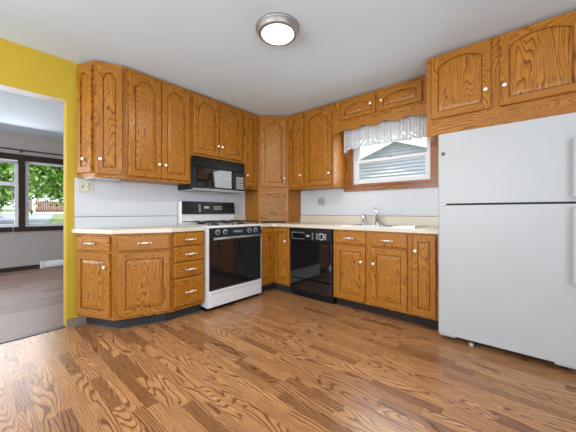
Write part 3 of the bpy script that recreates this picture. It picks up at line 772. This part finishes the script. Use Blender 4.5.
# burners and grates
for y in (-1.49, -1.10):
    for x in (0.22, 0.50):
        wpart('burner', MB().lathe([(0.055, 0.0), (0.050, 0.010), (0.035, 0.012), (0.035, 0.018), (0, 0.019)], (x, y, 0.925), 'z', 20), IRON, t, 'black burner cap')
for y in (-1.49, -1.10):
    m = MB(); r = 0.006; zt = 0.958
    xs, ys = (0.085, 0.630), (y - 0.165, y + 0.165)
    for a, b in (((xs[0], ys[0]), (xs[1], ys[0])), ((xs[1], ys[0]), (xs[1], ys[1])), ((xs[1], ys[1]), (xs[0], ys[1])), ((xs[0], ys[1]), (xs[0], ys[0])), ((0.36, ys[0]), (0.36, ys[1]))):
        m.tube([(a[0], a[1], zt), (b[0], b[1], zt)], r, 6)
    for cx in (0.22, 0.50):
        for k in range(4):
            a = PI / 2 * k; ex = (0.135 if k % 2 == 0 else 0.0) * math.cos(a); ey = 0.165 * math.sin(a)
            m.tube([(cx + 0.03 * math.cos(a), y + 0.03 * math.sin(a), zt), (cx + ex, y + ey, zt)], r, 6)
    for fx in xs:
        for fy in ys: m.tube([(fx, fy, 0.9245), (fx, fy, zt)], r, 6)
    wpart('grate', m, IRON, t, 'black cast iron burner grate')
# backguard
m = MB(); m.box(0.025, 0.095, RY0, RY1 + 0.02, 0.925, 1.205, c=0.008)
bgd = wpart('backguard', m, ENAM, t)
m = MB(); pr = [(0.096, 1.045), (0.125, 1.050), (0.108, 1.200), (0.096, 1.205)]
m.v += [(x, RY0 + 0.016, z) for x, z in pr] + [(x, RY1 + 0.012, z) for x, z in pr]
for q in ((0, 1, 2, 3), (7, 6, 5, 4), (0, 4, 5, 1), (1, 5, 6, 2), (2, 6, 7, 3), (3, 7, 4, 0)): m.idx(list(q), [(0, 0)] * 4)
wpart('display_panel', m, BLK, bgd, 'black clock panel')
m = MB(); m.box(0.112, 0.1205, -1.42, -1.27, 1.10, 1.165, mi=0)
for i in range(5):
    m.box(0.112, 0.123, -1.46 + 0.0 * i, -1.435, 1.075 + i * 0.02, 1.087 + i * 0.02, mi=1)
    m.box(0.112, 0.123, -1.24 + i * 0.026, -1.222 + i * 0.026, 1.105, 1.118, mi=1); m.box(0.112, 0.1225, -1.24 + i * 0.026, -1.222 + i * 0.026, 1.135, 1.148, mi=1)
m.box(0.1195, 0.1215, -1.385, -1.31, 1.118, 1.148, mi=1)
wpart('clock_display', m, [GREYK, GREYP], bgd, 'clock with grey touch keys')

# ------------------------------------------------------------------ microwave
MY0, MY1 = -1.678, -0.935
t = thing('microwave', 'black over-the-range microwave mounted above the gas range', 'microwave', (0.19, -1.292, 1.325))
wpart('housing', MB().box(0.006, 0.335, MY0, MY1, 1.335, 1.719, c=0.004), BLK, t)
m = MB(); m.box(0.337, 0.372, MY0, MY1, 1.605, 1.719)
for i in range(5): m.box(0.372, 0.378, MY0 + 0.01, MY1 - 0.01, 1.614 + i * 0.021, 1.626 + i * 0.021)
wpart('vent_grille', m, BLK, t)
md = wpart('door', MB().box(0.337, 0.380, MY0, -1.115, 1.352, 1.600, c=0.005), BLK, t)
wpart('door_glass', MB().box(0.3805, 0.383, MY0 + 0.035, -1.150, 1.372, 1.585), BGL, md, 'mirror-like black door glass')
wpart('handle', MB().tube([(0.381, -1.130, 1.375), (0.402, -1.130, 1.39), (0.402, -1.130, 1.57), (0.381, -1.130, 1.585)], 0.008, 8), BLK, md)
mc = wpart('control_panel', MB().box(0.337, 0.380, -1.112, MY1, 1.352, 1.600, c=0.005), BLK, t)
m = MB(); m.box(0.381, 0.3825, -1.075, -0.955, 1.545, 1.582, mi=0)
for r in range(6):
    for c in range(4): m.box(0.381, 0.3835, -1.075 + c * 0.031, -1.051 + c * 0.031, 1.375 + r * 0.027, 1.392 + r * 0.027, mi=1)
wpart('keypad', m, [GREYK, GREYP], mc, 'grey touch keys and display')
m = MB(); m.box(0.02, 0.372, MY0 + 0.01, MY1 - 0.01, 1.326, 1.334)
wpart('underside_tray', m, GREYP, t, 'light grey underside panel')
wpart('lower_lip', MB().box(0.337, 0.384, MY0, MY1, 1.336, 1.350), GREYM, t, 'grey lip under the door')
wpart('task_light', MB().box(0.10, 0.18, -1.40, -1.18, 1.322, 1.326), VINYL, t)
wpart('grease_filter', MB().box(0.20, 0.34, -1.60, -1.34, 1.322, 1.326).box(0.20, 0.34, -1.24, -0.98, 1.322, 1.326), GREYM, t)

# ------------------------------------------------------------------ dishwasher
t = thing('dishwasher', 'black built-in dishwasher between the corner cabinet and the sink cabinet', 'dishwasher', (1.23, -0.3, 0.0))
DX0, DX1 = 0.918, 1.545
wpart('tub', MB().box(DX0, DX1, -0.600, -0.03, 0.05, 0.872), BLK, t)
wpart('control_panel', MB().box(DX0 + .002, DX1 - .002, -0.640, -0.601, 0.715, 0.868, c=0.005), BLK, t)
cpn = [o for o in t.children if o.name.startswith('control_panel')][0]
m = MB(); m.box(0.965, 1.145, -0.643, -0.6405, 0.745, 0.815, mi=0); m.box(0.955, 1.155, -0.6435, -0.6405, 0.812, 0.822, mi=1); m.box(0.955, 1.155, -0.6435, -0.6405, 0.736, 0.744, mi=1); m.box(0.955, 0.963, -0.6435, -0.6405, 0.744, 0.812, mi=1)
wpart('latch_recess', m, [BGL, GREYM], cpn, 'grey outlined latch panel')
wpart('brand_plate', MB().box(1.19, 1.235, -0.643, -0.6405, 0.770, 0.792), GREYP, cpn, 'small grey plate')
for i in range(4): wpart('button', MB().box(1.275, 1.288, -0.643, -0.6405, 0.742 + i * 0.022, 0.753 + i * 0.022), GREYP, cpn, 'small grey button')
for i in range(3):
    for bx_ in (1.335, 1.452): wpart('print_mark', MB().box(bx_, bx_ + 0.023, -0.642, -0.6405, 0.75 + i * 0.026, 0.762 + i * 0.026), GREYP, cpn, 'grey printed mark')

wpart('timer_dial', MB().lathe([(0.042, 0), (0.042, -0.004)], (1.405, -0.640, 0.782), 'y', 24, 1).lathe([(0.030, -0.004), (0.028, -0.022), (0, -0.024)], (1.405, -0.640, 0.782), 'y', 24, 0).box(1.402, 1.408, -0.668, -0.662, 0.765, 0.81, mi=1), [BLK, GREYP], cpn, 'black timer dial with grey ring')
wpart('door', MB().box(DX0 + .004, DX1 - .004, -0.634, -0.601, 0.245, 0.710, c=0.005), BGL, t, 'glossy black front panel')
wpart('lower_panel', MB().box(DX0 + .004, DX1 - .004, -0.630, -0.601, 0.100, 0.238, c=0.005), BGL, t, 'glossy black access panel')
wpart('toe_kick', MB().box(DX0 + .004, DX1 - .004, -0.575, -0.56, 0.0, 0.098), BLK, t)

# ------------------------------------------------------------------ refrigerator
t = thing('refrigerator', 'tall white top-freezer refrigerator at the right, reaching up to the oak cabinet', 'refrigerator', (3.075, -0.4, 0.0))
RX0, RX1 = 2.664, 3.490
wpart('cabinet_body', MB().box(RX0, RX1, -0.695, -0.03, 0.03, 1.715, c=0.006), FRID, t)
def fdoor(name, z0, z1):
    """door skin with softly rounded vertical edges"""
    m = MB(); y0, y1, r = -0.765, -0.702, 0.014; pl = []
    for cx, s0 in ((RX0 + r, PI), (RX1 - r, 1.5 * PI)):
        for k in range(5):
            a = s0 + PI / 2 * k / 4; pl.append((cx + r * math.cos(a), y0 + r + r * math.sin(a)))
    pl += [(RX1, y1), (RX0, y1)]
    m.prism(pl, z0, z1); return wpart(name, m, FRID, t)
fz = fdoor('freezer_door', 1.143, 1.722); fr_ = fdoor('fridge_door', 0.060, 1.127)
wpart('door_gasket', MB().box(RX0 + 0.02, RX1 - 0.02, -0.745, -0.70, 1.1275, 1.1425), GREYK, t, 'dark seam between the doors')
def fhandle(z0, z1, par):
    m = MB(); x0, x1 = 3.442, 3.486
    m.box(x0 + 0.006, x1, -0.812, -0.790, z0, z1, c=0.008); m.box(x0 + .014, x1 - .004, -0.795, -0.7655, z0 + .004, z0 + 0.06, c=0.003); m.box(x0 + .014, x1 - .004, -0.795, -0.7655, z1 - 0.06, z1 - .004, c=0.003)
    wpart('handle', m, FRID, par, 'white vertical handle')
fhandle(1.16, 1.56, fz); fhandle(0.60, 1.11, fr_)
wpart('hinge', MB().box(RX0 + 0.008, RX0 + 0.06, -0.768, -0.72, 1.1285, 1.1415), GREYM, t, 'grey metal centre hinge')
m = MB(); m.lathe([(0.0165, 0), (0.0165, -0.003), (0.014, -0.004), (0, -0.004)], (2.702, -0.7655, 1.556), 'y', 24, 0)
m.lathe([(0.0165, -0.0036), (0.0150, -0.0052), (0.0138, -0.0036)], (2.702, -0.7655, 1.556), 'y', 24, 1)
bd = wpart('badge', m, [GREYK, GREYP], fz, 'small round grey monogram badge')
fc = bpy.data.curves.new('ge', 'FONT'); fc.body = 'GE'; fc.size = 0.016; fc.align_x = 'CENTER'; fc.align_y = 'CENTER'; fc.extrude = 0.0004
fo = bpy.data.objects.new('badge_letters', fc); COL.objects.link(fo); bpy.context.view_layer.update()
me = bpy.data.meshes.new_from_object(fo.evaluated_get(bpy.context.evaluated_depsgraph_get())); bpy.data.objects.remove(fo)
me.transform(Matrix.Translation((2.702, -0.7702, 1.556)) @ Matrix.Rotation(PI / 2, 4, 'X')); me.transform(Matrix.Translation((-3.075, 0.4, 0)))
me.materials.clear(); me.materials.append(GREYP)
link('badge_letters', me, bd, (3.075, -0.4, 0.0))
wpart('base_grille', MB().box(RX0 + 0.03, RX1 - 0.03, -0.690, -0.66, 0.028, 0.058), BLK, t)
for x in (RX0 + 0.07, RX1 - 0.07): wpart('foot', MB().lathe([(0.022, 0), (0.022, 0.012), (0.010, 0.016), (0.010, 0.032)], (x, -0.66, 0.0), 'z', 14), BLK, t)
wpart('roller_bracket', MB().box(RX0 + 0.006, RX0 + 0.12, -0.735, -0.70, 0.035, 0.058), FRID, t); wpart('roller_bracket', MB().box(RX1 - 0.12, RX1 - 0.006, -0.735, -0.70, 0.035, 0.058), FRID, t)
tag(wpart_top := link('door_stop', MB().lathe([(0.018, 0.022), (0.012, 0.010), (0.0, 0.0)][::-1], (0, 0, 0), 'z', 12).lathe([(0.014, 0.022), (0.014, 0.034)], (0, 0, 0), 'z', 12).mesh('door_stop', GREYP), None, (2.895, -0.745, 0.0)),
    'tiny pale wedge-shaped stop on the floor under the refrigerator front edge', 'door stop')

# ------------------------------------------------------------------ ceiling light
LX, LY = 1.783, -1.800
t = thing('ceiling_light', 'round flush-mount ceiling light with brushed nickel rim, switched on', 'light', (LX, LY, HC))
wpart('rim', MB().lathe([(0.166, -0.0005), (0.168, -0.012), (0.164, -0.018), (0.156, -0.022), (0.150, -0.046), (0.144, -0.052), (0.128, -0.055), (0.122, -0.050)], (LX, LY, HC), 'z', 48), NICK, t)
wpart('diffuser', MB().lathe([(0.125, -0.050), (0.118, -0.058), (0.085, -0.066), (0.04, -0.070), (0.0, -0.071)], (LX, LY, HC), 'z', 48), LAMPG, t, 'glowing white frosted glass')
ld = bpy.data.lights.new('ceiling_bulb', 'AREA'); ld.shape = 'DISK'; ld.size = 0.22; ld.energy = 16; ld.color = (1.0, 0.90, 0.76)
lo_ = bpy.data.objects.new('ceiling_bulb', ld); COL.objects.link(lo_); place(lo_, t, (LX, LY, HC - 0.09))

# ------------------------------------------------------------------ lace valance curtain
t = thing('curtain', 'short gathered white lace curtain hanging over the top of the sink window', 'curtain', (1.95, -0.21, 2.1))
m = MB(); NX, NZ = 260, 10; X0, X1 = 1.462, 2.435
def cz(u):
    tab = 0.035 * max(0, 1 - u / 0.06) ** 0.5 if u < 0.06 else 0
    return 1.862 - tab + 0.012 * abs(math.sin(PI * 9 * u)) * -1 + 0.012 * math.sin(PI * u)
b = len(m.v); random.seed(4)
ph = [random.uniform(0, 6) for _ in range(3)]
for j in range(NZ + 1):
    for i in range(NX + 1):
        u = i / NX; z = 2.125 + (cz(u) - 2.125) * j / NZ; f = 0.5 + 0.8 * j / NZ
        y = -0.215 + f * (0.014 * math.sin(2 * PI * 22 * u + ph[0] + 0.8 * math.sin(9 * u)) + 0.006 * math.sin(2 * PI * 51 * u + ph[1]))
        m.v.append((X0 + (X1 - X0) * u, y, z))
m.off = (0, 0)
for j in range(NZ):
    for i in range(NX):
        q = [b + j * (NX + 1) + i, b + j * (NX + 1) + i + 1, b + (j + 1) * (NX + 1) + i + 1, b + (j + 1) * (NX + 1) + i]
        m.idx(q, [(m.v[k][0] * 1.3, m.v[k][2] - 1.84) for k in q], 0, True)
cu = wpart('lace_panel', m, LACE, t)
sd = cu.modifiers.new('thickness', 'SOLIDIFY'); sd.thickness = 0.001
wpart('curtain_rod', MB().tube([(1.376, -0.215, 2.118), (2.530, -0.215, 2.118)], 0.006, 8), VINYL, t)

# ------------------------------------------------------------------ outlets
def wall_plate(name, label, org, rz, w, h, mat, kinds):
    t = thing(name, label, 'outlet', org, rz)
    def P(nm, mb, mats): return link(nm, mb.mesh(nm, mats), t, org, rz)
    P('cover_plate', MB().box(-w / 2, w / 2, -0.007, -0.0005, -h / 2, h / 2, c=0.002), mat)
    n = len(kinds)
    for i, k in enumerate(kinds):
        cx = (i - (n - 1) / 2) * 0.046
        if k == 's':
            P('switch', MB().box(cx - 0.006, cx + 0.006, -0.0085, -0.0072, -0.014, 0.014, mi=1).box(cx - 0.004, cx + 0.004, -0.016, -0.0085, 0.0, 0.011, mi=0), [mat, SLOT])
        else:
            for s in (-1, 1):
                zc = s * 0.020
                m = MB(); m.lathe([(0.0165, -0.007), (0.0165, -0.0088), (0, -0.0088)], (cx, 0, zc), 'y', 16, 0)
                m.box(cx - 0.0075, cx - 0.005, -0.0095, -0.0088, zc - 0.004, zc + 0.006, mi=1); m.box(cx + 0.005, cx + 0.0075, -0.0095, -0.0088, zc - 0.004, zc + 0.006, mi=1)
                P('receptacle', m, [mat, SLOT])
    return t
wall_plate('wall_outlet', 'almond double wall plate with switch and outlet under the left end cabinet', (0.0055, -2.607, 1.320), PI / 2, 0.122, 0.118, ALM, 'so')
wall_plate('wall_outlet', 'pale grey outlet plate on the wall above the dishwasher', (0.982, 0.0, 1.222), 0, 0.112, 0.116, PGREY, 'so')

# ------------------------------------------------------------------ next room items
t = thing('baseboard_heater', 'low white baseboard heater against the far wall of the next room', 'heater', (FX + 0.04, -1.72, 0.0))
prf = [(0.0, 0.01), (0.055, 0.01), (0.06, 0.05), (0.045, 0.10), (0.0, 0.125)]
m = MB(); b = 0
m.v += [(FX + 0.016 + x, -2.44, z) for x, z in prf] + [(FX + 0.016 + x, -1.0, z) for x, z in prf]; n = 5
m.idx([0, 1, 2, 3, 4], [(0, 0)] * 5); m.idx([9, 8, 7, 6, 5], [(0, 0)] * 5)
for i in range(5): j = (i + 1) % 5; m.idx([i, j, 5 + j, 5 + i], [(0, 0)] * 4)
wpart('cover', m, VINYL, t); wpart('fin_slot', MB().box(FX + 0.02, FX + 0.065, -2.42, -1.02, 0.0, 0.012), GREYM, t)
wpart('end_cap', MB().box(FX + 0.016, FX + 0.080, -2.455, -2.41, 0.0, 0.130, c=0.004), VINYL, t)
t = thing('curtain_rod', 'thin dark curtain rod above the window of the next room', 'curtain rod', (FX + 0.06, -2.7, 2.2))
wpart('rod', MB().tube([(FX + 0.06, -4.4, 2.20), (FX + 0.06, -1.4, 2.20)], 0.011, 10), BROWN, t)
for y in (-4.3, -2.72, -1.5): wpart('bracket', MB().box(FX + 0.0005, FX + 0.062, y - 0.01, y + 0.01, 2.165, 2.188), BROWN, t)
t = thing('window_blind', 'raised white blind at the top of the left window of the next room', 'blind', (FX - 0.01, -3.45, 1.97))
m = MB(); m.box(FX - 0.018, FX + 0.03, -4.19, -2.755, 1.985, 2.018, c=0.003)
wpart('head_rail', m, VINYL, t)
m = MB()
for i in range(5): m.box(FX - 0.016, FX + 0.024, -4.18, -2.765, 1.957 + i * 0.0055, 1.959 + i * 0.0055)
wpart('slats', m, VINYL, t)
wpart('pull_cord', MB().tube([(FX + 0.036, -2.83, 1.98), (FX + 0.036, -2.825, 1.2), (FX + 0.036, -2.81, 0.46)], 0.0025, 6), VINYL, t)

# ------------------------------------------------------------------ outside, street side (beyond the next room)
m = MB(); pts = [(-4.2, -0.25), (-9, -0.05), (-16, 0.45), (-30, 1.2), (-60, 1.6)]
for (xa, za), (xb, zb) in zip(pts[:-1], pts[1:]): m.face([(xa, -40, za), (xb, -40, zb), (xb, 30, zb), (xa, 30, za)])
o = struct('ground', m, GRASS)
def gz(x):
    for (xa, za), (xb, zb) in zip(pts[:-1], pts[1:]):
        if xb <= x <= xa: return za + (zb - za) * (x - xa) / (xb - xa)
    return pts[-1][1]
m = MB()
xs = [-4.6, -9, -16, -24.0]
for xa, xb in zip(xs[:-1], xs[1:]):
    ya = lambda x: -1.4 + (x + 4.6) * -0.12
    m.face([(xa, -30, gz(xa) + .01), (xb, -30, gz(xb) + .01), (xb, ya(xb), gz(xb) + .01), (xa, ya(xa) - 0.6, gz(xa) + .01)])
struct('ground_road', m, ROAD)
m = MB(); m.face([(-24.5, -30, gz(-24.5) + .02), (-26.8, -30, gz(-26.8) + .02), (-26.8, 25, gz(-26.8) + .02), (-24.5, 25, gz(-24.5) + .02)])
struct('ground_sidewalk', m, CONC)
t = thing('board_fence', 'reddish brown board fence across the street seen through the next room window', 'fence', (-28, 5, gz(-28)))
m = MB(); y = -0.6
while y < 22: m.box(-28.02, -28, y, y + 0.135, gz(-28), 2.0 + 0.0 * y, 2); y += 0.15
wpart('boards', m, FENCEM, t)
t2 = thing('white_post', 'white post standing at the left end of the brown fence', 'post', (-27.6, 0.15, gz(-27.6)))
wpart('shaft', MB().box(-27.7, -27.5, 0.06, 0.26, gz(-27.6) - .05, 2.05), TRIMW, t2); wpart('cap', MB().box(-27.73, -27.47, 0.03, 0.29, 2.05, 2.12), TRIMW, t2)

def tree(label, x, y, zc, rx, ry, rz_, n, ls, seed, trunk=True, group='trees across the street'):
    random.seed(seed); g = gz(x) if x < -4.2 else -0.3
    t = thing('leafy_tree', label, 'tree', (x, y, g), 0, group)
    m = MB(); cl = []
    for _ in range(40):
        a, b_ = random.uniform(0, 2 * PI), random.uniform(-1, 1); r = random.uniform(0.25, 0.85); s = math.sqrt(1 - b_ * b_)
        cl.append((x + rx * r * s * math.cos(a), y + ry * r * s * math.sin(a), zc + rz_ * r * b_))
    for _ in range(n):
        c = random.choice(cl); sg = 0.20
        p = Vector((random.gauss(c[0], rx * sg), random.gauss(c[1], ry * sg), random.gauss(c[2], rz_ * sg)))
        a = Vector((random.gauss(0, 1), random.gauss(0, 1), random.gauss(0, 1))).normalized(); bb = a.cross(Vector((random.gauss(0, 1), random.gauss(0, 1), random.gauss(0, 1)))).normalized()
        s = ls * random.uniform(0.6, 1.3)
        m.face([p - a * s, p + bb * s * 0.5, p + a * s, p - bb * s * 0.5])
    wpart('foliage', m, LEAF, t)
    if trunk: 
        m = MB(); m.tube([(x, y, g - 0.1), (x + 0.1, y, (g + zc) / 2), (x, y + 0.1, zc + rz_ * 0.3)], [0.22, 0.16, 0.06], 10)
        for k in range(5):
            c = cl[k]; m.tube([(x + .05, y, (g + zc) / 2 + 0.2 * k), ((x + c[0]) / 2, (y + c[1]) / 2, (c[2] + zc) / 2 + .2), c], [0.08, 0.05, 0.02], 6)
        wpart('trunk', m, BARK, t)
tree('dense green tree filling the right window of the next room', -11.2, -0.55, 3.15, 1.5, 1.7, 1.5, 11000, 0.11, 11)
tree('thinner pale green tree behind the left window of the next room', -17.0, -2.6, 3.4, 1.6, 2.2, 1.9, 6000, 0.15, 12)
tree('tall green tree beyond the brown street fence', -34, 4.0, 5.5, 4.0, 8.0, 3.2, 11000, 0.3, 13)
t = thing('parked_car', 'dark car parked on the street at the far left through the next room window', 'car', (-21.6, -4.2, gz(-21.5)))
g = gz(-21.5) + 0.05
def prism_x(poly, x0, x1):
    m = MB().prism_y(poly, x0, x1); m.v = [(y, x, z) for x, y, z in m.v]; return m
wpart('body', prism_x([(-6.2, g + .25), (-2.3, g + .25), (-2.2, g + .6), (-2.35, g + .78), (-3.2, g + .88), (-6.1, g + .88)], -22.4, -20.8), CARP, t); wpart('cabin', prism_x([(-5.9, g + .881), (-3.2, g + .881), (-3.9, g + 1.35), (-5.5, g + 1.35)], -22.25, -20.95), BGL, t)
for wy in (-5.4, -2.95):
    for wx in (-22.35, -20.85): wpart('wheel', MB().lathe([(0.30, -0.1), (0.33, -0.06), (0.33, 0.06), (0.30, 0.1)], (wx, wy, g + .28), 'x', 18), BLK, t)

# ------------------------------------------------------------------ outside, the neighbour's gable behind the sink window
NY = 7.0
t = thing('neighbour_house', 'white sided house gable seen through the window over the sink', 'house', (-0.3, NY, -0.3))
def zr(x):  # underside of roof on the gable wall
    return 3.62 - abs(x + 0.30) * 0.36
m = MB(); z = -0.3
while z < 3.66:
    h = 0.125; zt = z + h
    hw = min(5.0, (3.66 - z) / 0.36)
    x0, x1 = -0.3 - hw, -0.3 + hw
    if hw > 0.1: m.face([(x0, NY - 0.055, z), (x1, NY - 0.055, z), (x1, NY - 0.002, zt), (x0, NY - 0.002, zt)]); m.face([(x0, NY - 0.002, z), (x1, NY - 0.002, z), (x1, NY - 0.055, z), (x0, NY - 0.055, z)])
    z = zt
m.box(-5.2, 4.6, NY + 0.001, NY + 4, -0.3, 1.5)
wpart('siding', m, SIDING, t)
m = MB(); ap = (-0.30, 3.62)
for s in (-1, 1):
    e = (ap[0] + s * 5.4, ap[1] - 5.4 * 0.36)
    poly = [(ap[0], ap[1]), (e[0], e[1]), (e[0], e[1] + 0.22), (ap[0], ap[1] + 0.22)]
    m.prism_y(poly, NY - 0.35, NY - 0.30)
    m.prism_y([(ap[0], ap[1] + .17), (e[0], e[1] + 0.17), (e[0], e[1] + 0.22), (ap[0], ap[1] + 0.22)], NY - 0.30, NY + 4)
wpart('roof_rake', m, TRIMW, t, 'white rake boards and soffit')
m = MB().face([(-12, 0.3, -0.35), (14, 0.3, -0.35), (14, 12, -0.35), (-12, 12, -0.35)]) or None
m2 = MB(); m2.face([(-3.9, 0.75, -0.35), (14, 0.75, -0.35), (14, 12, -0.35), (-3.9, 12, -0.35)]); struct('ground_side_yard', m2, GRASS)
